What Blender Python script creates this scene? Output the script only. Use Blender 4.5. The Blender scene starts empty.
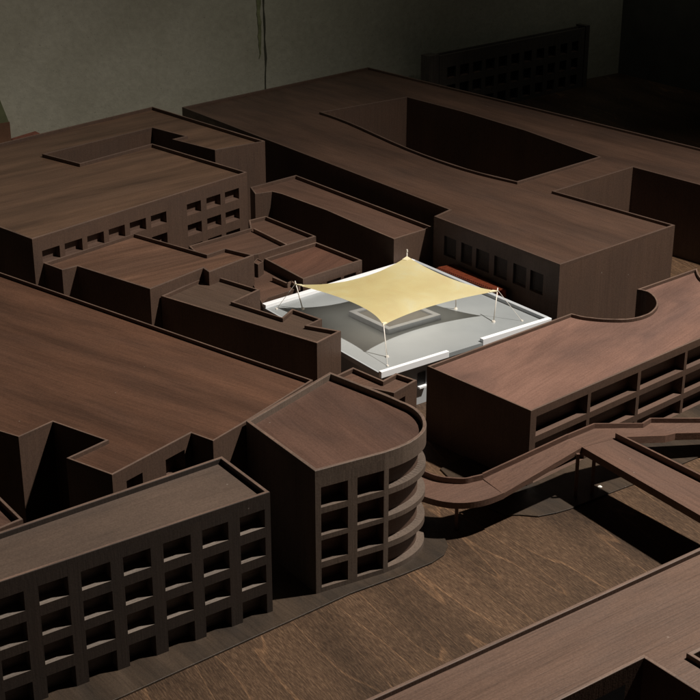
import bpy, bmesh, math, random
from mathutils import Vector, noise
random.seed(4)
# ---------------------------------------------------------------- site plan of the model, in decimetres on the base board
OUTLINE = {
    'FL': [(-0.4643, 7.683), (-0.7786, 8.1397), (-2.4302, 6.8347), (-2.2975, 6.3644)],
    'TOWER': [(-0.2069, 7.8737), (0.212, 8.1139), (0.2327, 8.1293), (0.2626, 8.1515), (0.2952, 8.1767), (0.3239, 8.2012), (0.3473, 8.2241), (0.369, 8.2475), (0.3889, 8.2716), (0.4072, 8.2969), (0.4243, 8.3236), (0.4401, 8.3515), (0.4537, 8.38), (0.4648, 8.4085), (0.4728, 8.4366), (0.4783, 8.4648), (0.4815, 8.4934), (0.4826, 8.5226), (0.4817, 8.5531), (0.4787, 8.5843), (0.4735, 8.6158), (0.4661, 8.6468), (0.4563, 8.6775), (0.4441, 8.7081), (0.4298, 8.738), (0.4133, 8.7664), (0.3937, 8.793), (0.3711, 8.8182), (0.3478, 8.8423), (0.3259, 8.8656), (0.3043, 8.8896), (0.2824, 8.9136), (0.2632, 8.9347), (0.2497, 8.9494), (-0.1359, 9.3152), (-0.6579, 8.5516)],
    'BL': [(-3.3413, 9.1253), (-2.0599, 8.3608), (-1.8889, 8.5815), (-1.5161, 8.3191), (-1.7152, 8.0763), (-1.4054, 7.8574), (-0.9935, 8.4168), (-0.8466, 8.3053), (-0.6603, 8.5815), (-0.2495, 9.2229), (-0.8823, 9.7383), (-2.8133, 11.3359), (-4.3944, 12.5601)],
    'LW': [(-2.3939, 7.666), (-2.2089, 7.3809), (-1.9116, 7.6778), (-2.1046, 7.9505)],
    'SB': [(-0.2483, 10.3998), (-0.069, 10.6369), (-0.3213, 10.7589), (-0.2189, 10.8833), (-0.4615, 11.107), (-0.5335, 10.9253), (-0.9339, 11.2606), (-0.7396, 11.5325), (-1.1821, 11.9008), (-1.5359, 11.3838)],
    'MB': [(-2.3987, 11.7526), (-2.2901, 11.8503), (-1.6111, 11.3068), (-1.2287, 11.8012), (-1.1702, 11.7042), (-0.8216, 12.1264), (-1.0837, 12.308), (-1.2261, 12.1521), (-1.9263, 12.7135), (-2.5893, 11.9245)],
    'CB1': [(-1.3387, 12.4797), (-1.0929, 12.3751), (-0.8065, 12.5061), (-0.3103, 12.9986), (-0.7968, 13.5868), (-0.9544, 13.4655), (-0.9267, 13.2284), (-1.4462, 12.7291)],
    'CB2': [(-0.4019, 12.0353), (0.1062, 12.517), (-0.3109, 13.0051), (-0.7628, 12.5564)],
    'LB': [(-0.9272, 14.0634), (-0.7653, 14.1461), (-0.6742, 14.0799), (-0.2268, 13.5541), (0.0185, 13.2077), (0.3929, 12.7094), (0.7584, 13.0474), (-0.5486, 14.7138), (-0.9903, 14.297)],
    'TL': [(-4.3753, 13.4536), (-2.6469, 11.8465), (-0.9817, 13.8151), (-2.0112, 14.837), (-2.6244, 14.1239), (-3.0247, 14.4452), (-2.0882, 15.4718), (-1.7055, 15.1286), (-1.827, 15.0107), (-1.351, 14.5923), (-0.8684, 14.9331), (-2.1933, 16.3828), (-3.5592, 14.8561), (-4.4795, 13.8151)],
    'BB': [(0.9072, 13.1479), (0.7598, 12.9559), (1.7335, 11.6656), (2.8885, 12.6981), (1.9508, 13.7227), (2.8345, 14.5377), (4.5152, 12.6421), (4.8939, 13.8528), (0.2308, 19.113), (-1.9369, 17.0063)],
    'BBhole': [(-0.3188, 16.7724), (-0.2691, 16.7075), (-0.2004, 16.6192), (-0.1111, 16.4946), (0.0, 16.3217), (0.1405, 16.078), (0.3038, 15.783), (0.4711, 15.4851), (0.6263, 15.2268), (0.7691, 15.0109), (0.9078, 14.8148), (1.0412, 14.6391), (1.168, 14.4842), (1.2982, 14.3453), (1.4298, 14.2222), (1.544, 14.1221), (1.6229, 14.0522), (2.5474, 14.9218), (1.8963, 15.9766), (1.267, 16.8187), (0.6742, 17.4921)],
    'RB': [(1.238, 9.2728), (4.3665, 12.0813), (4.1652, 13.2134), (3.4942, 12.545), (3.4911, 12.4771), (3.4872, 12.3806), (3.4799, 12.2756), (3.4666, 12.1818), (3.4473, 12.0998), (3.4232, 12.0208), (3.3941, 11.948), (3.3596, 11.8846), (3.3166, 11.8294), (3.2662, 11.7809), (3.2149, 11.7424), (3.1686, 11.7171), (3.1273, 11.7063), (3.0879, 11.7082), (3.0527, 11.7204), (3.0238, 11.7407), (3.002, 11.7712), (2.9862, 11.8123), (2.9752, 11.8597), (2.9681, 11.9089), (2.9668, 11.9656), (2.9713, 12.0301), (2.9775, 12.0897), (2.9816, 12.1313), (2.3766, 11.6231), (2.3905, 11.6143), (2.4106, 11.602), (2.4318, 11.5858), (2.4489, 11.565), (2.4613, 11.5395), (2.4716, 11.5096), (2.4791, 11.4759), (2.4831, 11.4391), (2.4842, 11.3978), (2.4827, 11.3524), (2.477, 11.3056), (2.4658, 11.26), (2.4485, 11.2144), (2.4261, 11.1681), (2.3994, 11.1242), (2.3695, 11.0856), (2.3356, 11.052), (2.2975, 11.0221), (2.2571, 10.9973), (2.2159, 10.979), (2.1737, 10.9684), (2.1297, 10.9644), (2.0851, 10.9651), (2.0408, 10.9684), (1.9955, 10.9745), (1.9491, 10.9843), (1.9048, 10.9967), (1.8657, 11.0108), (1.8314, 11.0289), (1.8006, 11.0508), (1.7752, 11.0713), (1.7572, 11.0856), (0.5628, 10.0379)],
    'PLAT': [(0.2333, 10.3172), (1.6467, 11.3773), (0.5616, 12.823), (-0.7367, 11.7029)],
    'SW': [(0.2956, 9.1546), (0.4588, 9.3671), (0.3183, 9.485), (0.226, 9.3671), (0.021, 9.5881), (-0.1509, 9.3838)],
    'BR': [(0.0838, 5.04), (2.1365, 5.04), (3.0482, 7.9552), (0.0925, 5.753)],
}
HEIGHT = {'FL': 0.826, 'TOWER': 0.863, 'BL': 0.845, 'LW': 0.65, 'SB': 0.62, 'MB': 0.71, 'CB1': 0.585, 'CB2': 0.525, 'LB': 0.655, 'TL': 0.95, 'BB': 0.79, 'BBhole': 0.79, 'RB': 0.59, 'PLAT': 0.4, 'SW': 0.78, 'BR': 0.8}
FACADE = {'FL': [(3, 1, [(0.3065, 0.4646), (0.5476, 0.7085), (0.7915, 0.9637), (1.0405, 1.2183), (1.2951, 1.4667), (1.5457, 1.7224), (1.7975, 1.9703), (2.0482, 2.2192)])], 'TOWER': [(0, 29, [(0.0387, 0.2247), (0.2908, 0.4779)])], 'RB': [(0, 1, [(0.061, 0.6107), (0.6443, 1.1793), (1.215, 1.7489), (1.7805, 2.3102), (2.3501, 2.8841)])], 'TL': [(1, 1, [(0.0922, 0.2804), (0.3352, 0.5286), (0.5847, 0.7722), (0.8296, 1.0165), (1.0752, 1.2673), (1.3279, 1.518), (1.7759, 1.9557), (2.0279, 2.2123), (2.2722, 2.4618)])], 'BB': [(1, 1, [(0.1487, 0.3144), (0.3827, 0.531), (0.5839, 0.7553), (0.8204, 0.9869), (1.0628, 1.2249), (1.2742, 1.4326)])], 'BL': [(5, 1, [(0.1139, 0.252), (0.4561, 0.6299)])], 'SW': [(0, 1, [(0.0381, 0.1313)])], 'CB2': [(0, 1, [(0.0672, 0.2191), (0.2781, 0.4449), (0.4812, 0.627)])]}
SITE = {
    'slab': [(3.3875, 21.4414, 0.85), (1.1736, 19.4959, 0.85), (0.9837, 19.6195, 0.85)],
    'wallcorner': (4.0134, 22.2891, 0),
    'sidewall': (4.9677, 21.0138, 0),
    'ramp': [((0.3752, 9.0989, 0.25), (0.3452, 8.7986, 0.25)), ((0.4922, 8.9682, 0.25), (0.479, 8.6748, 0.25)), ((0.6021, 8.8827, 0.25), (0.606, 8.6005, 0.25)), ((0.754, 8.8546, 0.25), (0.735, 8.5805, 0.25)), ((0.8295, 8.8827, 0.25), (0.8749, 8.6207, 0.25)), ((0.892, 8.9111, 0.25), (1.0078, 8.7158, 0.25))],
    'ramp2': [((0.8932, 8.9253, 0.25), (1.0078, 8.7158, 0.25)), ((1.5059, 9.2879, 0.365), (1.5931, 9.1732, 0.365))],
    'bridge': [(1.5931, 9.1732, 0.365), (2.7099, 7.4253, 0.365), (2.8501, 7.9119, 0.365), (1.8331, 9.3033, 0.365)],
    'walk_far': [(1.5059, 9.2879, 0.365), (1.7155, 9.4603, 0.365), (2.0986, 9.6624, 0.27), (2.1939, 9.8473, 0.22), (3.4759, 9.9915, 0.15)],
    'walk_near': [(1.5931, 9.1732, 0.365), (1.8331, 9.3033, 0.365), (2.2282, 9.548, 0.255), (2.3314, 9.6889, 0.205), (3.4373, 9.8577, 0.15)],
    'pil': [(0.704, 8.6932, 0.225), (1.5539, 9.1219, 0.33), (1.6715, 9.1518, 0.33)],
    'pave1': [(-2.4954, 5.8463, 0), (-1.2392, 6.8488, 0), (-0.4606, 7.4977, 0), (0.0, 7.884, 0), (0.3135, 8.092, 0), (0.522, 8.2476, 0), (0.604, 8.3458, 0), (0.6365, 8.4585, 0), (0.6222, 8.5478, 0), (0.5726, 8.5995, 0), (0.2064, 9.0886, 0), (-1.0322, 9.0886, 0), (-2.9811, 7.3993, 0)],
    'pave2': [(1.0454, 8.8658, 0), (1.1466, 8.8658, 0), (1.2656, 8.8454, 0), (1.3928, 8.8932, 0), (1.4949, 8.9483, 0), (1.8028, 9.1745, 0), (2.0359, 9.3354, 0), (2.3904, 9.6088, 0), (3.087, 10.1455, 0), (3.3266, 11.0985, 0), (1.4547, 10.3531, 0), (0.6437, 9.5316, 0), (0.8257, 9.0886, 0)],
    'sailc': [(-0.4643, 11.6538, 0.62), (0.2547, 10.7241, 0.63), (1.2103, 11.4716, 0.63), (0.4887, 12.1444, 0.69)],
    'sailm': [(0.0475, 11.0723, 0.672), (0.6559, 11.1742, 0.615), (0.8488, 11.7125, 0.645), (0.05, 11.7394, 0.635)],
    'mast': [((-0.3949, 11.6535, 0.4), (-0.4531, 11.6892, 0.62)), ((0.286, 10.6434, 0.4), (0.2588, 10.7343, 0.63)), ((1.1727, 11.3643, 0.4), (1.2083, 11.4946, 0.63)), ((0.8825, 11.6535, 0.4), (0.8624, 11.3905, 0.6))],
    'backmast': (0.4901, 12.1829, 0.69),
    'guy': [((-0.4525, 11.6727, 0.62), (-0.6137, 11.6535, 0.4)), ((0.2586, 10.7241, 0.63), (0.2859, 10.4704, 0.4)), ((1.2113, 11.4831, 0.63), (1.4079, 11.3861, 0.4))],
    'plinth': [(-0.0115, 11.4947, 0.445), (0.3078, 11.0934, 0.445), (0.7455, 11.4169, 0.445), (0.4295, 11.7918, 0.445)],
    'perg': [(0.7805, 12.5976, 0.43), (1.2582, 12.0086, 0.43), (1.3313, 12.0569, 0.43), (0.9238, 12.6763, 0.43)],
    'annex': [(-0.8494, 12.1893, 0.44), (-0.8056, 12.4922, 0.44), (-0.7847, 12.5961, 0.44), (-0.4378, 12.0547, 0.44), (-0.6914, 11.8047, 0.44), (-0.7357, 11.6888, 0.44)],
    'annexwall': [(-0.6623, 12.207, 0.475), (-0.5361, 12.0591, 0.475), (-0.5036, 12.1081, 0.475), (-0.4356, 11.9984, 0.475)],
    'stair': [(-0.8475, 12.3543, 0.56), (-0.8009, 12.3029, 0.56), (-0.7578, 12.3931, 0.56), (-0.8192, 12.4713, 0.56)],
    'brhole': [(1.4161, 6.0634, 0.8), (0.7678, 5.5739, 0.8), (1.2149, 5.04, 0.8), (1.9551, 5.2935, 0.8)],
    'brhole2': [(1.6621, 6.0966, 0.8), (2.102, 5.5017, 0.8), (2.4059, 6.2154, 0.8), (1.7066, 6.1598, 0.8)],
    'brouter': [(0.0925, 5.753, 0.8), (1.9095, 7.1051, 0.8)],
    'fleck': (1.7468, 9.2617, 0),
    'cbdiv': [(-0.8886, 13.2109, 0.585), (-0.5703, 12.7619, 0.585)],
    'gap': (0.3791, 0.5764),
    'terwin': [(0.574, 10.6102, 0.22)],
}

scn = bpy.context.scene
COL = scn.collection
# ---------------------------------------------------------------- materials
def new_mat(name):
    m = bpy.data.materials.new(name); m.use_nodes = True
    nt = m.node_tree; nt.nodes.clear()
    out = nt.nodes.new('ShaderNodeOutputMaterial'); bs = nt.nodes.new('ShaderNodeBsdfPrincipled')
    nt.links.new(bs.outputs[0], out.inputs[0])
    return m, nt, bs, out

def ramp(nt, fac, stops):
    r = nt.nodes.new('ShaderNodeValToRGB'); nt.links.new(fac, r.inputs[0])
    e = r.color_ramp.elements
    e[0].position, e[0].color = stops[0][0], (*stops[0][1], 1)
    e[1].position, e[1].color = stops[-1][0], (*stops[-1][1], 1)
    for p, c in stops[1:-1]:
        q = e.new(p); q.color = (*c, 1)
    return r.outputs[0]

def nz(nt, vec, scale, detail=4, rough=.55, dist=0):
    n = nt.nodes.new('ShaderNodeTexNoise'); n.inputs['Scale'].default_value = scale
    n.inputs['Detail'].default_value = detail; n.inputs['Roughness'].default_value = rough
    n.inputs['Distortion'].default_value = dist
    nt.links.new(vec, n.inputs['Vector']); return n.outputs['Fac']

def mapping(nt, vec, rot=(0, 0, 0), scale=(1, 1, 1)):
    m = nt.nodes.new('ShaderNodeMapping'); m.vector_type = 'TEXTURE' if False else 'POINT'
    m.inputs['Rotation'].default_value = rot; m.inputs['Scale'].default_value = scale
    nt.links.new(vec, m.inputs['Vector']); return m.outputs[0]

def mix(nt, fac, a, b, mode='MIX'):
    m = nt.nodes.new('ShaderNodeMix'); m.data_type = 'RGBA'; m.blend_type = mode
    for sock, v in ((m.inputs[0], fac), (m.inputs[6], a), (m.inputs[7], b)):
        if hasattr(v, 'is_linked'): nt.links.new(v, sock)
        elif isinstance(v, (int, float)): sock.default_value = v
        else: sock.default_value = (*v, 1)
    return m.outputs[2]

def math_node(nt, op, a, b):
    m = nt.nodes.new('ShaderNodeMath'); m.operation = op
    for i, v in enumerate((a, b)):
        if hasattr(v, 'is_linked'): nt.links.new(v, m.inputs[i])
        else: m.inputs[i].default_value = v
    return m.outputs[0]

def wood(name, angle, base, vertical=False, contrast=1.0, rough=.5, fine=60., spec=.35, streak=7., blotch=.5, grey=0., pore=.55):
    """stained veneer: long figure along `angle` (degrees in plan) or upright on walls, pores and rubbed patches"""
    m, nt, bs, out = new_mat(name)
    tc = nt.nodes.new('ShaderNodeTexCoord'); oi = nt.nodes.new('ShaderNodeObjectInfo')
    off = nt.nodes.new('ShaderNodeVectorMath'); off.operation = 'ADD'
    cmb = nt.nodes.new('ShaderNodeCombineXYZ')
    rnd = math_node(nt, 'MULTIPLY', oi.outputs['Random'], 37.0)
    nt.links.new(rnd, cmb.inputs[0]); nt.links.new(rnd, cmb.inputs[1])
    nt.links.new(tc.outputs['Object'], off.inputs[0]); nt.links.new(cmb.outputs[0], off.inputs[1])
    v = off.outputs[0]
    rv = mapping(nt, v, (0, 0, -math.radians(angle)))
    if vertical: s1, s2, s3 = (streak, streak, .5), (fine, fine, 2.2), (2.2, 2.2, 1.5)
    else: s1, s2, s3 = (.55, streak, streak), (2.4, fine, fine), (1.0, 2.6, 2.6)
    figure = nz(nt, mapping(nt, rv, scale=s1), 1.0, 5, .6, .35)
    pores = nz(nt, mapping(nt, rv, scale=s2), 1.0, 3, .7)
    patch = nz(nt, mapping(nt, rv, scale=s3), 1.0, 4, .55, .4)
    dust = nz(nt, v, 85., 3, .7)
    k = contrast*.8
    dark = tuple(c*(1-.42*k) for c in base); light = tuple(min(1, c*(1+.42*k)) for c in base)
    c1 = ramp(nt, figure, [(.28, dark), (.5, base), (.74, light)])
    c2 = ramp(nt, pores, [(.3, (.55,)*3), (.5, (1,)*3), (.75, (1.2,)*3)])
    c3 = ramp(nt, patch, [(.25, (1-.45*blotch, 1-.42*blotch, 1-.38*blotch)), (.55, (1,)*3), (.8, (1+.35*blotch,)*3)])
    c = mix(nt, pore, c1, c2, 'MULTIPLY'); c = mix(nt, 1., c, c3, 'MULTIPLY')
    c = mix(nt, .6, c, ramp(nt, dust, [(.3, (.72,)*3), (.7, (1.28,)*3)]), 'MULTIPLY')
    vo = nt.nodes.new('ShaderNodeTexVoronoi'); vo.inputs['Scale'].default_value = 7.; nt.links.new(v, vo.inputs['Vector'])
    sep = nt.nodes.new('ShaderNodeSeparateColor'); nt.links.new(vo.outputs['Color'], sep.inputs[0])
    speck = math_node(nt, 'MULTIPLY', math_node(nt, 'LESS_THAN', vo.outputs['Distance'], .045), math_node(nt, 'GREATER_THAN', sep.outputs[0], .8))
    c = mix(nt, math_node(nt, 'MULTIPLY', speck, .22), c, (.42, .38, .33))
    if grey: c = mix(nt, grey, c, tuple(sum(base)/3 for _ in range(3)))
    nt.links.new(c, bs.inputs['Base Color'])
    rr = nt.nodes.new('ShaderNodeMapRange'); nt.links.new(patch, rr.inputs[0])
    rr.inputs[1].default_value = .25; rr.inputs[2].default_value = .75
    rr.inputs[3].default_value = rough+.12; rr.inputs[4].default_value = rough-.08
    nt.links.new(rr.outputs[0], bs.inputs['Roughness'])
    bs.inputs['Specular IOR Level'].default_value = spec
    b = nt.nodes.new('ShaderNodeBump'); b.inputs['Strength'].default_value = .3; b.inputs['Distance'].default_value = .004
    h = math_node(nt, 'ADD', pores, math_node(nt, 'MULTIPLY', dust, .5))
    nt.links.new(h, b.inputs['Height']); nt.links.new(b.outputs[0], bs.inputs['Normal'])
    return m

def plain(name, col, rough=.5, spec=.4, var=.08, scale=9., bump=.05):
    m, nt, bs, out = new_mat(name)
    tc = nt.nodes.new('ShaderNodeTexCoord'); n = nz(nt, tc.outputs['Object'], scale, 5, .6)
    nt.links.new(ramp(nt, n, [(.3, tuple(c*(1-var) for c in col)), (.7, tuple(min(1, c*(1+var)) for c in col))]), bs.inputs['Base Color'])
    bs.inputs['Roughness'].default_value = rough; bs.inputs['Specular IOR Level'].default_value = spec
    b = nt.nodes.new('ShaderNodeBump'); b.inputs['Strength'].default_value = bump; b.inputs['Distance'].default_value = .003
    nt.links.new(nz(nt, tc.outputs['Object'], 120., 2), b.inputs['Height']); nt.links.new(b.outputs[0], bs.inputs['Normal'])
    return m

WAL = (.105, .058, .041)
MWALL = wood('walnut_wall', 40, (.080, .049, .035), vertical=True, contrast=.22, rough=.55, blotch=.4, pore=.3)
MTOWER = wood('walnut_wall_pale', 40, (.115, .087, .069), vertical=True, contrast=.3, rough=.5, blotch=.5, pore=.4)
MSILL = wood('lit_sill', 40, (.165, .138, .118), contrast=.5, rough=.45, blotch=.6)  # paler tone puts the lamplight on the sills into their colour
MCAP = wood('walnut_edge', 40, (.145, .096, .073), contrast=.6, rough=.5, blotch=.8)
MCAP_B = wood('walnut_edge_dull', 40, (.08, .052, .04), contrast=.4, rough=.5, blotch=.3)
MPOCKET = wood('walnut_reveal', 40, (.10, .062, .046), contrast=.4, rough=.55, blotch=.35)

def ground_mat():
    m, nt, bs, out = new_mat('plywood_base')
    tc = nt.nodes.new('ShaderNodeTexCoord')
    rv = mapping(nt, tc.outputs['Object'], (0, 0, math.radians(60)))
    iso = nz(nt, mapping(nt, rv, scale=(.22, 2.0, 1.)), 1., 2., .4, .08)
    vein = math_node(nt, 'FRACT', math_node(nt, 'MULTIPLY', iso, 9.), 0.)
    fl = nz(nt, mapping(nt, rv, scale=(14., 105., 14.)), 1., 4, .8)
    big = nz(nt, mapping(nt, rv, scale=(.5, 1.6, 1)), 1., 4, .5)
    c1 = ramp(nt, fl, [(.28, (.020, .011, .0065)), (.5, (.072, .042, .024)), (.72, (.165, .104, .062))])
    c2 = ramp(nt, big, [(.3, (.36,)*3), (.48, (.9,)*3), (.66, (1.3,)*3)])
    c3 = ramp(nt, vein, [(0., (.86,)*3), (.75, (1.04,)*3), (.93, (1.12,)*3), (.98, (2.5, 2.4, 2.2)), (1., (1.0,)*3)])
    c = mix(nt, 1., c1, c2, 'MULTIPLY'); c = mix(nt, .6, c, c3, 'MULTIPLY')
    nt.links.new(c, bs.inputs['Base Color']); bs.inputs['Roughness'].default_value = .5; bs.inputs['Specular IOR Level'].default_value = .35
    b = nt.nodes.new('ShaderNodeBump'); b.inputs['Strength'].default_value = .4; b.inputs['Distance'].default_value = .006
    nt.links.new(fl, b.inputs['Height']); nt.links.new(b.outputs[0], bs.inputs['Normal'])
    return m
MGROUND = ground_mat()
MPAVE = wood('pavement_ply', -52, (.052, .037, .026), contrast=.5, rough=.42, blotch=1.6, fine=40)
MWHITE = plain('white_card', (.88, .91, .95), .45, .4, .02)
MDECK = plain('grey_terrace', (.285, .312, .325), .32, .5, .07, 3.)
MGREYWALL = plain('grey_card', (.42, .45, .48), .6, .3, .05)
MDARK = plain('black_gap', (.02, .02, .02), .6)
MMETAL = plain('silver_wire', (.75, .72, .66), .35, .6, .05)
MRED = plain('red_brown_slat', (.16, .038, .018), .35, .5, .3, 30.)
MFLECK = plain('white_glue', (.8, .8, .76), .5)

# ---------------------------------------------------------------- object helpers
def tag(o, label=None, cat=None, group=None, kind=None):
    if label: o['label'] = label
    if cat: o['category'] = cat
    if group: o['group'] = group
    if kind: o['kind'] = kind
    return o

def thing(name, label, cat, loc, group=None):
    o = bpy.data.objects.new(name, None); COL.objects.link(o); o.location = loc
    o.empty_display_size = .1
    return tag(o, label, cat, group)

def mesh_obj(name, verts, faces, mat, parent=None, loc=(0, 0, 0), smooth=False, recalc=False, weld=True):
    """verts are world coordinates; the object sits at its parent's base"""
    base = Vector(parent_base(parent)) if parent else Vector(loc)
    me = bpy.data.meshes.new(name)
    bm = bmesh.new()
    vs = [bm.verts.new(Vector(v)-base) for v in verts]
    for f in faces:
        try: bm.faces.new([vs[i] for i in f])
        except ValueError: pass
    if weld: bmesh.ops.remove_doubles(bm, verts=bm.verts, dist=1e-5)
    if recalc: bmesh.ops.recalc_face_normals(bm, faces=bm.faces)
    for f in bm.faces: f.smooth = smooth
    bm.to_mesh(me); bm.free()
    me.materials.append(mat)
    o = bpy.data.objects.new(name, me); COL.objects.link(o)
    if parent: o.parent = parent
    else: o.location = base
    return o

def parent_base(p):
    b = Vector((0, 0, 0))
    while p: b += Vector(p.location); p = p.parent
    return b

def bevel(o, w=.004, seg=2):
    m = o.modifiers.new('bevel', 'BEVEL'); m.width = w; m.segments = seg; m.limit_method = 'ANGLE'; m.angle_limit = math.radians(40)
    return o

class MB:
    def __init__(s): s.v = []; s.f = []
    def poly(s, pts):
        n = len(s.v); s.v += [tuple(p) for p in pts]; s.f.append(tuple(range(n, n+len(pts))))
    def prism(s, pts, z0, z1):
        n = len(pts); k = len(s.v)
        s.v += [(x, y, z0) for x, y in pts]+[(x, y, z1) for x, y in pts]
        s.f += [tuple(range(k+n, k+2*n)), tuple(range(k+n-1, k-1, -1))]
        for i in range(n): j = (i+1) % n; s.f.append((k+i, k+j, k+n+j, k+n+i))
    def hexa(s, low, high):
        k = len(s.v); n = len(low); s.v += [tuple(p) for p in low]+[tuple(p) for p in high]
        s.f += [tuple(range(k+n, k+2*n)), tuple(range(k+n-1, k-1, -1))]
        for i in range(n): j = (i+1) % n; s.f.append((k+i, k+j, k+n+j, k+n+i))
    def tube(s, a, b, r0, r1=None, n=10):
        r1 = r0 if r1 is None else r1
        a, b = Vector(a), Vector(b); d = (b-a).normalized(); u = d.orthogonal().normalized(); w = d.cross(u)
        k = len(s.v)
        for p, r in ((a, r0), (b, r1)):
            for i in range(n):
                t = 2*math.pi*i/n; s.v.append(tuple(p+(u*math.cos(t)+w*math.sin(t))*r))
        for i in range(n): j = (i+1) % n; s.f.append((k+i, k+j, k+n+j, k+n+i))
        s.f += [tuple(range(k+n-1, k-1, -1)), tuple(range(k+n, k+2*n))]
    def obj(s, name, mat, parent=None, **kw): return mesh_obj(name, s.v, s.f, mat, parent, **kw)

def signed(p): return sum(p[i-1][0]*p[i][1]-p[i][0]*p[i-1][1] for i in range(len(p)))/2
def ccw(p): return list(p) if signed(p) > 0 else list(p)[::-1]

def inset(pts, d):
    """offset a closed outline to its left (inwards for a counter-clockwise one), mitred"""
    n = len(pts); out = []
    for i in range(n):
        a, p, b = Vector(pts[i-1]), Vector(pts[i]), Vector(pts[(i+1) % n])
        d0 = (p-a).normalized(); d1 = (b-p).normalized()
        n0 = Vector((-d0.y, d0.x)); n1 = Vector((-d1.y, d1.x)); m = n0+n1
        m = m/max(.35, m.dot(m)/2) if m.length > 1e-6 else n0
        out.append((p.x+m.x*d, p.y+m.y*d))
    return out

def offset_chain(ch, d):
    out = []
    for i in range(len(ch)):
        p = Vector(ch[i]); ns = []
        if i > 0: e = (p-Vector(ch[i-1])).normalized(); ns.append(Vector((-e.y, e.x)))
        if i < len(ch)-1: e = (Vector(ch[i+1])-p).normalized(); ns.append(Vector((-e.y, e.x)))
        m = sum(ns, Vector((0, 0))); m = m/max(.35, m.dot(m)/len(ns)) if len(ns) > 1 else ns[0]
        if len(ns) > 1: m = (ns[0]+ns[1])/max(.35, (ns[0]+ns[1]).dot(ns[0]+ns[1])/2)
        out.append((p.x+m.x*d, p.y+m.y*d))
    return out

class Facade:
    """a run of wall along part of an outline, cut by a grid of recessed openings"""
    def __init__(s, chain, cols, rows, depth, z1, mat=None, sill=None):
        s.ch = chain; s.cum = [0.]
        for a, b in zip(chain, chain[1:]): s.cum.append(s.cum[-1]+math.dist(a, b))
        s.cols = cols; s.rows = rows; s.depth = depth; s.z1 = z1; s.mat = mat or MPOCKET; s.sill = sill or MPOCKET
    def at(s, u):
        for i in range(len(s.ch)-1):
            if u <= s.cum[i+1]+1e-9 or i == len(s.ch)-2:
                t = (u-s.cum[i])/(s.cum[i+1]-s.cum[i]); a, b = s.ch[i], s.ch[i+1]
                return (a[0]+(b[0]-a[0])*t, a[1]+(b[1]-a[1])*t)
    def sub(s, u0, u1): return [s.at(u0)]+[s.ch[i] for i in range(len(s.ch)) if u0+1e-6 < s.cum[i] < u1-1e-6]+[s.at(u1)]
    def wall(s, mb):
        us = sorted(set([0., s.cum[-1]]+[v for c in s.cols for v in c[:2]]+list(s.cum[1:-1])))
        zs = sorted(set([0., s.z1]+[v for r in s.rows for v in r]))
        for ua, ub in zip(us, us[1:]):
            um = (ua+ub)/2
            for za, zb in zip(zs, zs[1:]):
                zm = (za+zb)/2
                if any(c[0] < um < c[1] for c in s.cols) and any(r[0] < zm < r[1] for r in s.rows): continue
                a, b = s.at(ua), s.at(ub)
                mb.poly([(*a, za), (*b, za), (*b, zb), (*a, zb)])
    def pockets(s, parent):
        for c in s.cols:
            for r in s.rows:
                out = s.sub(*c[:2]); inn = offset_chain(out, s.depth if len(c) < 3 else c[2]); mb = MB(); sf = []
                z0, z1 = r; j = random.uniform(-.004, .004)
                sill = random.uniform(.002, .01) if z0 > .01 else .001
                for i in range(len(out)-1):
                    a, b, c2, d = out[i], out[i+1], inn[i+1], inn[i]
                    mb.poly([(*a, z0), (*b, z0), (*c2, z0+sill), (*d, z0+sill+j*.4)]); sf.append(len(mb.f)-1)
                    mb.poly([(*a, z1), (*d, z1), (*c2, z1), (*b, z1)])
                    mb.poly([(*d, z0+sill+j*.4), (*c2, z0+sill), (*c2, z1), (*d, z1)])
                mb.poly([(*out[0], z0), (*inn[0], z0+sill+j*.4), (*inn[0], z1), (*out[0], z1)])
                mb.poly([(*out[-1], z0), (*out[-1], z1), (*inn[-1], z1), (*inn[-1], z0+sill)])
                o = mb.obj('window', s.mat, parent, weld=False)
                if z0 > .03: 
                    o.data.materials.append(s.sill)
                    for q in sf: o.data.polygons[q].material_index = 1

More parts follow.
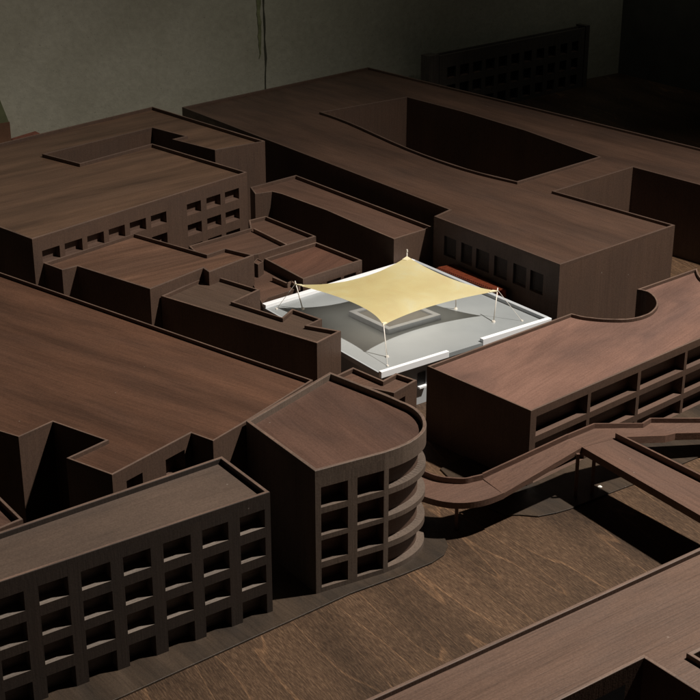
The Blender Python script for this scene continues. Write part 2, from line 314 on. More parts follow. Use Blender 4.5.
def building(name, label, cat, outline, z, roofmat, facades=(), holes=(), hp=.036, t=.02, capmat=None, wallmat=None,
             group=None, cap_skip=(), base_z=0.):
    pts = ccw(outline); hs = [ccw(h)[::-1] for h in holes]
    cx = sum(p[0] for p in pts)/len(pts); cy = sum(p[1] for p in pts)/len(pts)
    root = thing(name, label, cat, (cx, cy, base_z), group)
    wm = wallmat or MWALL; zr = z-hp
    mb = MB(); fac = []
    done = set()
    for (i, n, cols, rows, depth, *mt) in facades:
        ch = [pts[(i+k) % len(pts)] for k in range(n+1)]
        f = Facade(ch, cols, rows, depth, zr, *mt); f.wall(mb); fac.append(f)
        done |= {(i+k) % len(pts) for k in range(n)}
    for li, loop in enumerate([pts]+hs):
        for i in range(len(loop)):
            if li == 0 and i in done: continue
            a, b = loop[i], loop[(i+1) % len(loop)]
            mb.poly([(*a, base_z), (*b, base_z), (*b, zr), (*a, zr)])
    body = mb.obj('wall', wm, root)
    for f in fac: f.pockets(root)
    # roof sheet, its edges tucked under the parapet
    bm = bmesh.new(); edges = []
    for loop in [inset(pts, t*.5)]+[inset(h, t*.5) for h in hs]:
        vs = [bm.verts.new((x-cx, y-cy, zr+.003-base_z)) for x, y in loop]
        edges += [bm.edges.new((vs[i], vs[(i+1) % len(vs)])) for i in range(len(vs))]
    bmesh.ops.triangle_fill(bm, use_beauty=True, use_dissolve=False, edges=edges)
    for f in bm.faces:
        if f.normal.z < 0: f.normal_flip()
    me = bpy.data.meshes.new('roof'); bm.to_mesh(me); bm.free(); me.materials.append(roofmat)
    ro = bpy.data.objects.new('roof', me); COL.objects.link(ro); ro.parent = root
    # parapet: a thin upstand all round
    mb = MB()
    for li, loop in enumerate([pts]+hs):
        inn = inset(loop, t); n = len(loop)
        k = len(mb.v)
        for ring, zz in ((loop, zr), (loop, z), (inn, z), (inn, zr)):
            mb.v += [(x, y, zz+(random.uniform(-.0015, .0015) if zz == z else 0)) for x, y in ring]
        for i in range(n):
            j = (i+1) % n
            for q in range(4):
                a, b = q*n, ((q+1) % 4)*n
                mb.f.append((k+a+i, k+a+j, k+b+j, k+b+i))
    o = mb.obj('parapet', wm, root, recalc=True); o.data.materials.append(capmat or MCAP)
    for p in o.data.polygons: p.material_index = 1 if p.normal.z > .7 else 0
    bm = bmesh.new(); bm.from_mesh(o.data)
    top = [e for e in bm.edges if all(abs(v.co.z+base_z-z) < .004 for v in e.verts) and len(e.link_faces) == 2 and e.calc_face_angle(0) > .7]
    bmesh.ops.bevel(bm, geom=top, offset=.0035, segments=2, affect='EDGES', profile=.5)
    bm.to_mesh(o.data); bm.free()
    return root

def fac(name, idx, rows, depth, extra=None):
    i, n, cols = FACADE[name][idx]
    return (i, n, [tuple(c) for c in cols]+(extra or []), rows, depth)

# ---------------------------------------------------------------- the setting
c0 = Vector(SITE['wallcorner'][:2]); dA = Vector((math.cos(math.radians(37)), math.sin(math.radians(37)))); dB = Vector((dA.y, -dA.x))
nB = dB   # the back wall faces along dB
gl = [c0-dA*16, c0, c0+dB*26, c0-dA*16+dB*26]
mb = MB(); mb.poly([(*p, 0.) for p in gl][::-1])
tag(mb.obj('ground', MGROUND), kind='structure')
def sheet(name, pts, h, mat):
    p = ccw([q[:2] for q in pts]); mb = MB(); mb.prism(p, .001, h)
    return tag(bevel(mb.obj(name, mat), .002, 1), kind='structure')
sheet('pavement', SITE['pave1'], .014, MPAVE)
sheet('pavement', SITE['pave2'], .012, MPAVE)

def plaster():
    m, nt, bs, out = new_mat('old_plaster')
    tc = nt.nodes.new('ShaderNodeTexCoord'); v = tc.outputs['Object']
    a = nz(nt, v, .8, 6, .6); b = nz(nt, v, 14., 4, .6); s = nz(nt, v, 55., 2, .5)
    c = ramp(nt, a, [(.3, (.30, .29, .225)), (.55, (.37, .36, .29)), (.75, (.33, .335, .27))])
    c = mix(nt, .6, c, ramp(nt, b, [(.3, (.82,)*3), (.7, (1.08,)*3)]), 'MULTIPLY')
    c = mix(nt, 1., c, ramp(nt, s, [(.25, (.5,)*3), (.31, (1,)*3)]), 'MULTIPLY')
    nt.links.new(c, bs.inputs['Base Color']); bs.inputs['Roughness'].default_value = .8
    bp = nt.nodes.new('ShaderNodeBump'); bp.inputs['Strength'].default_value = .3; bp.inputs['Distance'].default_value = .02
    nt.links.new(b, bp.inputs['Height']); nt.links.new(bp.outputs[0], bs.inputs['Normal'])
    return m
MPLASTER = plaster(); MSTAIN = plain('green_stain', (.15, .16, .085), .8, .2, .4, 12.); MCRACK = plain('dark_crack', (.045, .045, .03), .9)
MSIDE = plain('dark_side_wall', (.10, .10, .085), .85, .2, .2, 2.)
wl = thing('plaster_wall', 'grey green plaster wall behind the model with a dark crack and green drip stain', 'wall', (*(c0-dA*8), 0))
mb = MB(); wp = [c0-dA*16, c0, c0-dB*.3, c0-dA*16-dB*.3]; mb.prism(ccw(wp), 0, 9.); mb.obj('plaster', MPLASTER, wl)
def on_wall(s, z, d=.004):
    p = c0-dA*s+dB*d; return (p.x, p.y, z)
mb = MB()   # crack: a wandering hairline
zz = [.2+i*.12 for i in range(46)]
x = 6.36; L = []
for z in zz:
    x += random.uniform(-.012, .012); x += (6.335-x)*.2; L.append((x, z, random.uniform(.007, .018)))
for (a, za, wa), (b, zb, wb) in zip(L, L[1:]):
    mb.poly([on_wall(a+wa, za), on_wall(a-wa, za), on_wall(b-wb, zb), on_wall(b+wb, zb)])
mb.obj('crack', MCRACK, wl)
mb = MB(); L = []
for i in range(18):
    z = 1.05+i*.055; wdt = .006+.026*math.sin(min(1, i/9)*1.57)*random.uniform(.6, 1.1); L.append((6.42+random.uniform(-.01, .01), z, wdt))
for (a, za, wa), (b, zb, wb) in zip(L, L[1:]):
    mb.poly([on_wall(a+wa, za, .006), on_wall(a-wa, za, .006), on_wall(b-wb, zb, .006), on_wall(b+wb, zb, .006)])
mb.obj('stain', MSTAIN, wl)
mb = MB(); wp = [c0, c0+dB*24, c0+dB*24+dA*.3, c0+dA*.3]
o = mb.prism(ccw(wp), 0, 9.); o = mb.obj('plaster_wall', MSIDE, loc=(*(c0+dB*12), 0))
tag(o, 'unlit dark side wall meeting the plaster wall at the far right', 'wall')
# bits at the foot of the wall, far left
mb = MB(); p0 = c0-dA*10.02+dB*.12
q = [p0+dA*a+dB*b for a, b in ((-.14, -.1), (.14, -.1), (.14, .1), (-.14, .1))]
mb.hexa([(*v, 0) for v in q], [(*v, .83) for v in q])
post = thing('wooden_post', 'narrow dark post with a green painted top by the wall, far left', 'post', (*p0, 0))
mb.obj('post_base', plain('brown_paint', (.12, .06, .035), .6, .3, .2), post)
mb = MB(); q2 = [p0+dA*a+dB*b for a, b in ((-.14, -.1), (.135, -.1), (.135, .09), (-.14, .09))]; q3 = [p0+dA*a+dB*b for a, b in ((-.14, -.1), (.02, -.1), (.02, .09), (-.14, .09))]
mb.hexa([(*v, .83) for v in q2], [(*v, 1.2) for v in q3]); mb.obj('post_top', plain('green_paint', (.10, .11, .055), .6, .3, .2), post)
mb = MB(); p0 = c0-dA*9.66+dB*.12
q = [p0+dA*a+dB*b for a, b in ((-.17, -.06), (.15, -.06), (.16, .06), (-.16, .05))]
mb.hexa([(*v, 0) for v in q], [(*v, .60) for v in q[:1]]+[(*v, .64) for v in q[1:2]]+[(*v, .63) for v in q[2:3]]+[(*v, .60) for v in q[3:]])
tag(bevel(mb.obj('offcut_board', plain('red_stain', (.17, .062, .042), .6, .3, .3, 25.), loc=(*p0, 0)), .01), 'reddish brown board offcut leaning at the wall foot beside the dark post', 'board')

# ---------------------------------------------------------------- the wooden buildings
def rows(*a): return list(a)
R_FL = wood('roof_grey_walnut', 37, (.094, .067, .052), contrast=.15, rough=.42, blotch=.9, fine=46, streak=2., spec=.5, pore=.3)
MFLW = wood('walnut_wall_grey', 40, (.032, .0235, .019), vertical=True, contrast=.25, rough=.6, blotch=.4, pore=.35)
MFLP = wood('walnut_reveal_grey', 40, (.105, .082, .070), contrast=.3, rough=.5, blotch=.5)
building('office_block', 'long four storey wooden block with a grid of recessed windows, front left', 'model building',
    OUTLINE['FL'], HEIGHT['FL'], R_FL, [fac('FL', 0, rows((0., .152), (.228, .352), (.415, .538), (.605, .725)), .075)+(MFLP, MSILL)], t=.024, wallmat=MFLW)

# tower with the rounded corner
tw = OUTLINE['TOWER']; i, n, cols = FACADE['TOWER'][0]
n += 1
ch = [tw[(i+k) % len(tw)] for k in range(n+1)]; tot = sum(math.dist(a, b) for a, b in zip(ch, ch[1:]))
R_TW = wood('roof_red_walnut', -60, (.088, .050, .037), contrast=1., rough=.42, blotch=.9, streak=2.6, pore=.35)
building('round_corner_tower', 'wooden tower block with one rounded corner and stacked balcony bands', 'model building',
    tw, HEIGHT['TOWER'], R_TW, [(i, n, [tuple(c) for c in cols]+[(.515, tot-.09, .05)], rows((.047, .186), (.228, .379), (.413, .563), (.605, .742)), .085, MPOCKET, MTOWER)], hp=.046, t=.024, wallmat=MTOWER)

R_BL = wood('roof_brown_walnut', -36, (.084, .042, .026), contrast=1.35, rough=.5, blotch=.45, streak=4.2, pore=.45)
building('large_flat_block', 'broad low wooden block with a stepped near edge behind the front left block', 'model building',
    OUTLINE['BL'], HEIGHT['BL'], R_BL, [fac('BL', 0, rows((.60, .755), (.36, .52)), .08)], hp=.03, t=.016)
building('small_wing', 'sliver of a small parapeted wooden roof at the left edge, behind the window grid block', 'model building',
    OUTLINE['LW'], HEIGHT['LW'], wood('roof_wing', -40, WAL), hp=.04)
R_SB = wood('roof_narrow', -40, (.080, .052, .037), contrast=.35, rough=.55, blotch=.3)
building('notched_block', 'narrow wooden block with notched parapets left of the white terrace', 'model building',
    OUTLINE['SB'], HEIGHT['SB'], R_SB, hp=.034)
R_MB = wood('roof_striped_walnut', 36, (.120, .066, .043), contrast=1.4, rough=.5, blotch=.35, streak=7., pore=.4)
building('stepped_block', 'wooden block with boldly striped roof in front of the many windowed block', 'model building',
    OUTLINE['MB'], HEIGHT['MB'], R_MB, hp=.034)
R_C = wood('roof_small_walnut', 34, (.105, .060, .042), contrast=.7, rough=.5, blotch=.5)
r = building('twin_roof_house', 'small wooden house with two stepped roofs in the centre left', 'model building',
    OUTLINE['CB1'], HEIGHT['CB1'], R_C, hp=.036)
cb = OUTLINE['CB1']
CB_DIV = SITE['cbdiv']
mb = MB(); a, b = Vector(CB_DIV[0][:2]), Vector(CB_DIV[1][:2]); e = (b-a).normalized(); nn = Vector((-e.y, e.x))*.01
mb.prism(ccw([a-nn, b-nn, b+nn, a+nn]), HEIGHT['CB1']-.035, HEIGHT['CB1']+.003); bevel(mb.obj('parapet', MCAP, r), .003)
building('square_house', 'small square wooden house touching the white terrace, left of the canopy', 'model building',
    OUTLINE['CB2'], HEIGHT['CB2'], wood('roof_red_small', 60, (.115, .058, .040), contrast=.5, blotch=.6), [fac('CB2', 0, rows((.29, .43), (.06, .2)), .04)], hp=.036)
building('long_rear_block', 'long narrow wooden block with a kinked left edge behind the canopy', 'model building',
    OUTLINE['LB'], HEIGHT['LB'], wood('roof_long', -44, (.098, .056, .040), contrast=.5, blotch=.5), hp=.036)
R_TL = wood('roof_tan_walnut', 42, (.108, .064, .041), contrast=1.2, rough=.5, blotch=.55, streak=5., pore=.45)
building('courtyard_block', 'wooden block with a slot courtyard and rows of square windows, upper left', 'model building',
    OUTLINE['TL'], HEIGHT['TL'], R_TL, [fac('TL', 0, rows((.11, .22), (.31, .42), (.51, .62), (.71, .82)), .06)], hp=.036)
R_BB = wood('roof_back_walnut', -50, (.068, .039, .027), contrast=.9, rough=.5, blotch=.7, streak=3.6, pore=.45)
MDIM2 = wood('walnut_wall_dark', 40, (.07, .047, .036), vertical=True, contrast=.4, rough=.6, blotch=.3)
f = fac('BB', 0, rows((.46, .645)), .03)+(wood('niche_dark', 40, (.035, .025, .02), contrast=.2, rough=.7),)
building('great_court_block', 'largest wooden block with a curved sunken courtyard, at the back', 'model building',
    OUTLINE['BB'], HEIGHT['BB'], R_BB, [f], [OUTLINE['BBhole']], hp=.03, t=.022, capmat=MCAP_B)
R_RB = wood('roof_pink_walnut', 52, (.190, .110, .085), contrast=.6, rough=.38, blotch=1.0, streak=2.6, pore=.3)
building('wide_bay_block', 'wooden block with a curved bite in its roof and wide open bays, right', 'model building',
    OUTLINE['RB'], HEIGHT['RB'], R_RB, [fac('RB', 0, rows((.012, .128), (.176, .328), (.376, .528)), .085)], hp=.03, t=.018)
building('corner_annexe', 'small notched wooden annexe between the rounded tower and the white terrace', 'model building',
    OUTLINE['SW'], HEIGHT['SW'], R_C, [fac('SW', 0, rows((.5, .71)), .05)], hp=.034)
a, b = Vector(SITE['brouter'][0][:2]), Vector(SITE['brouter'][1][:2]); e = (b-a).normalized(); nn = Vector((e.y, -e.x))
P0 = a-e*1.2; P1 = b+e*1.6
hole = [Vector(p[:2]) for p in SITE['brhole']]; h0 = hole[0]
hA = -e; 
h1 = [h0, h0-e*.62, h0-e*.62+nn*.9, h0+nn*.9]
g0 = Vector(SITE['brhole2'][0][:2]); h2 = [g0, g0+e*.8, g0+e*.8+nn*.7, g0+nn*.7]
R_BR = wood('roof_fore_walnut', 37, (.118, .073, .053), contrast=.5, rough=.45, blotch=.5, fine=80, pore=.6)
r = building('foreground_block', 'wooden block with broad pale roof and sunken court, cut off at the lower right corner', 'model building',
    [P0, P1, P1+nn*2.3, P0+nn*2.3], HEIGHT['BR'], R_BR, [], [[tuple(p) for p in h1], [tuple(p) for p in h2]], hp=.03, t=.024)
# dark window in the court wall that faces the viewer
wa = h0-e*.09-nn*.0; mb = MB()
for k in range(1):
    p0 = h0-e*.12+nn*.003; p1 = h0-e*.36+nn*.003
    mb.poly([(*p1, .40), (*p0, .40), (*p0, .70), (*p1, .70)])
o = mb.obj('window', MDARK, r)

# low annexe, its stub walls and stair head
an = building('low_annexe', 'low wooden flat roof squeezed between taller blocks at the left tip of the white terrace', 'model building',
    [p[:2] for p in SITE['annex']], .44, R_C, hp=.006, t=.006)
aw = [Vector(p[:2]) for p in SITE['annexwall']]
mb = MB()
for a, b in zip(aw, aw[1:]):
    e = (b-a).normalized(); q = Vector((-e.y, e.x))*.009
    mb.prism(ccw([a-q-e*.008, b-q+e*.008, b+q+e*.008, a+q-e*.008]), .436, .478)
mb.obj('parapet', MCAP, an)
building('stair_head', 'tiny wooden box against the end wall of the striped roof block', 'model building', [p[:2] for p in SITE['stair']], .56, R_C, hp=.012, t=.012)

# tall thin slab far back
s0, s1, s2 = (Vector(p[:2]) for p in SITE['slab'])
e = (s0-s1).normalized(); nn = Vector((-e.y, e.x))
sl = [tuple(s1), tuple(s0), tuple(s0+nn*.16), tuple(s1+nn*.16)]
L = (s0-s1).length; k = L/158.
cols = [((v0/3.5+410-440)/148*L, (v1/3.5+410-440)/148*L) for v0, v1 in [(130, 158), (172, 202), (215, 245), (258, 288), (302, 331), (346, 374), (391, 418), (436, 463), (479, 505), (523, 548), (566, 590)]]
MSLAB = wood('slab_dark', 40, (.085, .072, .062), vertical=True, contrast=.3, rough=.6)
r = building('window_slab', 'tall thin dark slab with three rows of windows near the back wall', 'model building', sl, .85, MSLAB,
    [(ccw(sl).index(sl[0]), 1, cols, rows((.05, .2), (.29, .44), (.53, .68)), .06, MDARK)], hp=.03, t=.03, capmat=MSLAB, wallmat=MSLAB)
q = [s1-e*.19, s1-e*.012, s1-e*.012+nn*.16, s1-e*.19+nn*.16]; mb = MB(); mb.prism(ccw(q), 0, .87); mb.obj('end_pier', MSLAB, r)
q = [s0-e*.06-nn*.02, s0+e*.02-nn*.02, s0+e*.02+nn*.17, s0-e*.06+nn*.17]; mb = MB(); mb.prism(ccw(q), 0, .875); mb.obj('end_pier', MSLAB, r)

# ---------------------------------------------------------------- the footbridge
MBR = wood('bridge_walnut', 37, (.115, .066, .048), contrast=.4, rough=.5, blotch=.4)
fb = thing('footbridge', 'wooden footbridge with curved ramp and branching decks above the plywood ground', 'bridge', (1.4, 8.9, 0))
def V3(p): return Vector(p)
def strip(pairs, th, mat, name):
    mb = MB()
    for (a, b), (c, d) in zip(pairs, pairs[1:]):
        A, B_, C_, D_ = map(V3, (a, b, c, d)); dz = Vector((0, 0, th))
        mb.hexa([B_-dz, D_-dz, C_-dz, A-dz], [B_, D_, C_, A])
    return mb.obj(name, mat, fb, weld=True)
def upstand(line, h, t, name, mat=MBR, down=.0):
    pts = [V3(p) for p in line]; flat = offset_chain([p.xy for p in pts], t)
    mb = MB()
    for i in range(len(pts)-1):
        a, b = pts[i], pts[i+1]; c, d = flat[i+1], flat[i]
        mb.hexa([(a.x, a.y, a.z-down), (b.x, b.y, b.z-down), (c[0], c[1], b.z-down), (d[0], d[1], a.z-down)],
                [(a.x, a.y, a.z+h), (b.x, b.y, b.z+h), (c[0], c[1], b.z+h), (d[0], d[1], a.z+h)])
    return mb.obj(name, mat, fb)
def smooth(line, n=6):
    pts = [V3(p) for p in line]; out = []
    for i in range(len(pts)-1):
        p0, p1, p2, p3 = pts[max(i-1, 0)], pts[i], pts[i+1], pts[min(i+2, len(pts)-1)]
        for k in range(n):
            t = k/n
            out.append(.5*((2*p1)+(p2-p0)*t+(2*p0-5*p1+4*p2-p3)*t*t+(3*p1-p0-3*p2+p3)*t**3))
    return out+[pts[-1]]
far = smooth([p[0] for p in SITE['ramp']]); near = smooth([p[1] for p in SITE['ramp']])
strip(list(zip(far, near)), .028, MBR, 'curved_deck')
upstand(far, .04, .014, 'upstand'); upstand([p+Vector((0, 0, -.03)) for p in near], .045, -.012, 'upstand')
r2 = SITE['ramp2']; z1 = Vector((0, 0, .002))
strip([(V3(a)+z1, V3(b)+z1) for a, b in r2]+[(V3(r2[1][0])+Vector((.05, .02, -.004)), V3(r2[1][1])+Vector((.05, .02, -.004)))], .04, MBR, 'ramp')
upstand([V3(r2[0][0])+z1, V3(r2[1][0])+z1], .036, .014, 'upstand')
wf = [V3(p) for p in SITE['walk_far']]; wn = [V3(p) for p in SITE['walk_near']]
# the flat head where ramp, walkway and bridge meet, then the walkway
mb = MB()
def slab(poly, th): 
    P = [V3(p) for p in poly]; a = sum(P[i-1].x*P[i].y-P[i].x*P[i-1].y for i in range(len(P)))
    if a < 0: P = P[::-1]
    dz = Vector((0, 0, th)); mb.hexa([p-dz for p in P], P)
slab([wf[0], wn[0], wn[1], wf[1]], .035)
slab([wf[1], wn[1], wn[2], wf[2]], .035)
slab([wf[2], wn[2], wn[3], wf[3]], .035)
slab([wf[3], wn[3], wn[4], wf[4]], .035)
mb.obj('walkway', MBR, fb)
upstand(wf, .036, .014, 'upstand')
upstand([p+Vector((0, 0, -.04)) for p in wn[1:]], .055, -.012, 'upstand')
br = [V3(p) for p in SITE['bridge']]
mb = MB(); slab([p-Vector((0, 0, .0015)) for p in br], .034); mb.obj('bridge_deck', wood('bridge_span', -57, (.115, .066, .048), contrast=.4), fb)
upstand([br[3], br[2]], .042, .016, 'upstand', down=.034)
upstand([br[0], br[1]], .004, -.012, 'upstand', down=.05)
for p in SITE['pil']:
    x, y, z = p; mb = MB(); mb.prism([(x-.011, y-.011), (x+.011, y-.011), (x+.011, y+.011), (x-.011, y+.011)], 0, z+.01)
    mb.obj('pillar', MBR, fb)
fx = SITE['fleck']; bm = MB()
ring = [(fx[0]+.018*math.cos(t)*random.uniform(.6, 1.), fx[1]+.014*math.sin(t)*random.uniform(.7, 1.2)) for t in [i*.5236 for i in range(12)]]
cz = [(x, y, .012) for x, y in ring]; inn = [((x+fx[0])/2, (y+fx[1])/2, .018) for x, y in ring]
bm.v = cz+inn+[(fx[0], fx[1], .0195)]; bm.f = [(i, (i+1) % 12, 12+(i+1) % 12, 12+i) for i in range(12)]+[(12+i, 12+(i+1) % 12, 24) for i in range(12)]
tag(bm.obj('glue_blob', MFLECK, loc=fx, smooth=True), 'small white blob of glue on the pavement under the footbridge', 'glue')

# ---------------------------------------------------------------- the white terrace
pl = OUTLINE['PLAT']; zt = HEIGHT['PLAT']
px_ = sorted(range(4), key=lambda i: pl[i][0]); 
PL, PR = Vector(pl[px_[0]]), Vector(pl[px_[-1]]); mid = sorted(px_[1:3], key=lambda i: pl[i][1])
PF, PB = Vector(pl[mid[0]]), Vector(pl[mid[1]])
tr = thing('white_terrace', 'pale grey terrace with bright white kerbs under the yellow canopy', 'terrace', (*((PL+PR)/2), 0))
quad = [PL, PF, PR, PB]
mb = MB(); mb.prism([tuple(p) for p in quad], zt-.035, zt); mb.obj('deck', MDECK, tr)
inn = inset([tuple(p) for p in quad], .075)
mb = MB(); mb.prism(inn, 0, zt-.036); mb.obj('wall', MGREYWALL, tr)
def kerb(a, b, side, w=.036, h=.03, mat=MWHITE, base=None):
    e = (b-a).normalized(); q = Vector((-e.y, e.x))*side
    mb = MB(); z0 = zt-.037
    o_ = q*-.004
    mb.prism(ccw([a+o_, b+o_, b+q*w, a+q*w]), z0, zt+h); return bevel(mb.obj('kerb', mat, tr), .004, 2)
def lerp(a, b, t): return a+(b-a)*t
kerb(lerp(PF, PR, .0), lerp(PF, PR, SITE['gap'][0]), 1, .03, .018)
kerb(lerp(PF, PR, SITE['gap'][1]), PR, 1, .036, .03)
kerb(lerp(PB, PR, .0)+(PR-PB).normalized()*.05, PR-(PR-PB).normalized()*.04, -1, .036, .03, MGREYWALL)  # grey, not white: the shade on its inner face is put into the colour
kerb(PB, PL, 1, .05, .03)
e = (PF-PL).normalized(); kerb(PL+e*.06, PF-e*.032, 1, .012, .004, MGREYWALL)
# window in the terrace wall
iPF, iPR = [Vector(p) for p in (inn[1], inn[2])]
e = (iPR-iPF).normalized(); q = Vector((e.y, -e.x))
w0 = Vector(SITE['terwin'][0][:2]); t0 = (w0-iPF).dot(e)
mb = MB(); a = iPF+e*(t0-.03)+q*.003; b = iPF+e*(t0+.05)+q*.003
mb.poly([(*a, .16), (*b, .16), (*b, .27), (*a, .27)]); wn_ = mb.obj('window', MDARK, tr)
mb = MB(); mb.prism(ccw([tuple(a), tuple(b), tuple(b+q*.03), tuple(a+q*.03)]), .145, .159); mb.obj('sill', MWHITE, wn_)
# raised basin frame
pq = ccw([p[:2] for p in SITE['plinth']]); pi_ = inset(pq, .045)
bs_ = thing('roof_light', 'raised square grey frame on the terrace floor beneath the canopy', 'roof light', (*[sum(p[i] for p in pq)/4 for i in (0, 1)], zt))
mb = MB(); k = 0; z1 = .445
for ring, zz in ((pq, zt+.001), (pq, z1), (pi_, z1), (pi_, zt+.02)): mb.v += [(x, y, zz) for x, y in ring]
for i in range(4):
    j = (i+1) % 4
    for a in range(3): mb.f.append((a*4+i, a*4+j, a*4+4+j, a*4+4+i))
bevel(mb.obj('frame', plain('grey_frame', (.58, .62, .66), .4), bs_, recalc=True), .003)
mb = MB(); mb.poly([(x, y, zt+.03) for x, y in pi_]); mb.obj('pane', plain('grey_inset', (.30, .30, .285), .5), bs_)

# canopy: a sail with four scalloped edges
S = {k: Vector(v) for k, v in zip(('L', 'F', 'R', 'B'), SITE['sailc'])}
M = {k: Vector(v) for k, v in zip(('LF', 'FR', 'RB', 'BL'), SITE['sailm'])}
def bez(a, m, b, t):
    c = 2*m-(a+b)/2
    # a slightly sharper run into the corners than a plain parabola
    return a*(1-t)**2+c*2*t*(1-t)+b*t*t
sail = thing('shade_sail', 'pale yellow four pointed fabric canopy stretched over the white terrace', 'canopy', (.4, 11.5, zt))
N = 40; mb = MB()
for i in range(N+1):
    for j in range(N+1):
        u, v = i/N, j/N
        # bottom L->F, top B->R, left L->B, right F->R
        c0_, c1_ = bez(S['L'], M['LF'], S['F'], u), bez(S['B'], M['RB'], S['R'], u)
        d0_, d1_ = bez(S['L'], M['BL'], S['B'], v), bez(S['F'], M['FR'], S['R'], v)
        p = c0_*(1-v)+c1_*v+d0_*(1-u)+d1_*u-(S['L']*(1-u)*(1-v)+S['F']*u*(1-v)+S['B']*(1-u)*v+S['R']*u*v)
        w = noise.noise((p.x*3.1, p.y*2.3, 1.7))*.010+noise.noise((p.x*9, p.y*5, 4.))*.005+noise.noise(((p.x+p.y)*16, (p.x-p.y)*4, 2.))*.003
        mb.v.append((p.x, p.y, p.z+w*min(1, 6*u*(1-u))*min(1, 6*v*(1-v))))
for i in range(N):
    for j in range(N): a = i*(N+1)+j; mb.f.append((a, a+N+1, a+N+2, a+1))
def canopy_mat():
    m, nt, bs, out = new_mat('yellow_fabric')
    tc = nt.nodes.new('ShaderNodeTexCoord'); v = tc.outputs['Object']
    n = nz(nt, v, 3.5, 5, .6, .6); weave = nz(nt, v, 130., 2, .6)
    c = ramp(nt, n, [(.3, (.90, .70, .24)), (.55, (.98, .83, .33)), (.75, (.99, .92, .52))])
    c = mix(nt, .5, c, ramp(nt, weave, [(.3, (.85,)*3), (.7, (1.08,)*3)]), 'MULTIPLY')
    nt.links.new(c, bs.inputs['Base Color']); bs.inputs['Roughness'].default_value = .75; bs.inputs['Specular IOR Level'].default_value = .2
    t = nt.nodes.new('ShaderNodeBsdfTranslucent'); t.inputs[0].default_value = (1., .96, .90, 1)
    mx = nt.nodes.new('ShaderNodeMixShader'); mx.inputs[0].default_value = .58
    nt.links.new(bs.outputs[0], mx.inputs[1]); nt.links.new(t.outputs[0], mx.inputs[2]); nt.links.new(mx.outputs[0], out.inputs[0])
    b = nt.nodes.new('ShaderNodeBump'); b.inputs['Strength'].default_value = .25; b.inputs['Distance'].default_value = .004
    nt.links.new(weave, b.inputs['Height']); nt.links.new(b.outputs[0], bs.inputs['Normal'])
    return m
fabric = canopy_mat()
o = mb.obj('fabric', fabric, sail, smooth=True, recalc=True)
mb = MB()   # corner reinforcements, paler
MPALE = plain('pale_webbing', (.74, .68, .46), .6)
for a, b1, b2 in (('L', 'LF', 'BL'), ('F', 'LF', 'FR'), ('R', 'FR', 'RB'), ('B', 'RB', 'BL')):
    o_ = {'LF': ('L', 'F'), 'FR': ('F', 'R'), 'RB': ('R', 'B'), 'BL': ('B', 'L')}
    def along(k, t):
        s, e_ = o_[k]
        return bez(S[a], M[k], S[e_ if s == a else s], t)
    up = Vector((0, 0, .004)); mb2 = MB()
    p = [S[a]+up, along(b1, .055)+up, (along(b1, .075)+along(b2, .075))/2+up, along(b2, .055)+up]
    if sum(p[i-1].x*p[i].y-p[i].x*p[i-1].y for i in range(4)) < 0: p = p[::-1]
    mb2.hexa([q_-Vector((0, 0, .008)) for q_ in p], p); mb2.obj('corner_patch', MPALE, sail)
for k, (a, b) in enumerate(SITE['mast']):
    a, b = Vector(a), Vector(b); mb = MB()
    if k == 3: b = Vector((a.x, a.y, .60))
    mb.tube(a, b+(b-a)*.07, .0055, .0045); ms = mb.obj('mast', MMETAL, sail, smooth=True)
    mb = MB(); mb.tube(a+Vector((0, 0, .0005)), a+Vector((0, 0, .012)), .017, .012, 14); mb.obj('mast_foot', MMETAL, ms)
bmst = Vector(SITE['backmast']); mb = MB(); mb.tube((bmst.x, bmst.y, zt), (bmst.x, bmst.y, bmst.z+.035), .0055, .0045)
ms = mb.obj('mast', MMETAL, sail, smooth=True)
mb = MB(); mb.tube((bmst.x, bmst.y, bmst.z+.03), (bmst.x, bmst.y, bmst.z+.05), .009, .006, 12); mb.obj('finial', MMETAL, ms)
for a, b in SITE['guy']:
    mb = MB(); mb.tube(a, b, .0022, .0022, 6); gw = mb.obj('guy_wire', MMETAL, sail)
    b = Vector(b); mb = MB(); mb.tube(b+Vector((0, 0, .0006)), b+Vector((0, 0, .008)), .012, .009, 12); mb.obj('anchor', MMETAL, gw)

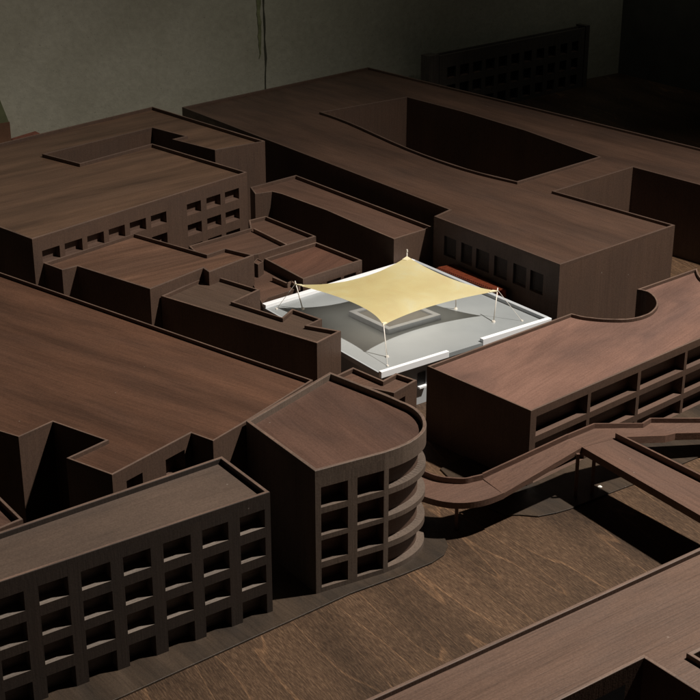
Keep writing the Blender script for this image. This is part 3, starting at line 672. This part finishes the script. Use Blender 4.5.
# red slatted pergola strip behind the terrace
pg = [Vector(p) for p in SITE['perg']]
rt = thing('slatted_trellis', 'reddish brown slatted strip along the rear edge of the white terrace', 'trellis', tuple((pg[0]+pg[2])/2-Vector((0, 0, .43))))
n = 30
for i in range(n):
    t = (i+.15)/n; t2 = (i+.65)/n
    q = [lerp(pg[0], pg[1], t), lerp(pg[0], pg[1], t2), lerp(pg[3], pg[2], t2), lerp(pg[3], pg[2], t)]
    mb = MB(); dz = Vector((0, 0, .012)); 
    if sum(q[k-1].x*q[k].y-q[k].x*q[k-1].y for k in range(4)) < 0: q = q[::-1]
    mb.hexa([p-dz for p in q], q); mb.obj('slat', MRED, rt)
for a, b in ((pg[0], pg[1]), (pg[3], pg[2])):
    e = (b-a).normalized()*.01; a, b = a-e, b+e; q = (b-a).normalized(); q = Vector((-q.y, q.x, 0))*.008
    mb = MB(); zz = Vector((0, 0, .013)); lo = Vector((0, 0, .43))
    P = [a-q-zz, b-q-zz, b+q-zz, a+q-zz]
    mb.hexa([(p.x, p.y, .0) for p in P], P); mb.obj('rail', MRED, rt)

# ---------------------------------------------------------------- lamps
w = bpy.data.worlds.new('World'); scn.world = w; w.use_nodes = True
w.node_tree.nodes['Background'].inputs[0].default_value = (1, .95, .88, 1); w.node_tree.nodes['Background'].inputs[1].default_value = .005
def spot(name, loc, aim, energy, col, size, blend, radius):
    l = bpy.data.lights.new(name, 'SPOT'); l.energy = energy; l.color = col; l.spot_size = math.radians(size); l.spot_blend = blend; l.shadow_soft_size = radius
    o = bpy.data.objects.new(name, l); COL.objects.link(o); o.location = loc
    o.rotation_euler = (Vector(aim)-Vector(loc)).to_track_quat('-Z', 'Y').to_euler()
    return o
spot('ceiling_spot', (7.4, 9.9, 12.3), (1.9, 8.3, .4), 12800, (1., .91, .81), 90, 1., .2)
for s_, d_, z_, en in ((11., 2.2, 5.5, 12), (6., 2., 4., 34), (.9, 2., 3.8, 17)):  # unseen fill spots, added to brighten the back wall from left to right
    p = c0-dA*s_+dB*d_; q = c0-dA*(s_-.3)
    spot('wall_fill', (p.x, p.y, z_), (q.x, q.y, 1.0), en, (.95, .95, .80), 110, 1., .4)

# ---------------------------------------------------------------- camera
cam = bpy.data.cameras.new('camera'); co = bpy.data.objects.new('camera', cam); COL.objects.link(co)
cam.sensor_width = 36; cam.sensor_fit = 'HORIZONTAL'; cam.lens = 36*1500/700; cam.clip_start = .05; cam.clip_end = 200
co.location = (0, 0, 5); co.rotation_euler = (math.radians(90)-math.atan(640/1500), 0, 0)
scn.camera = co
scn.cycles.diffuse_bounces = 2
scn.view_settings.view_transform = 'Standard'; scn.view_settings.look = 'None'; scn.view_settings.exposure = 0
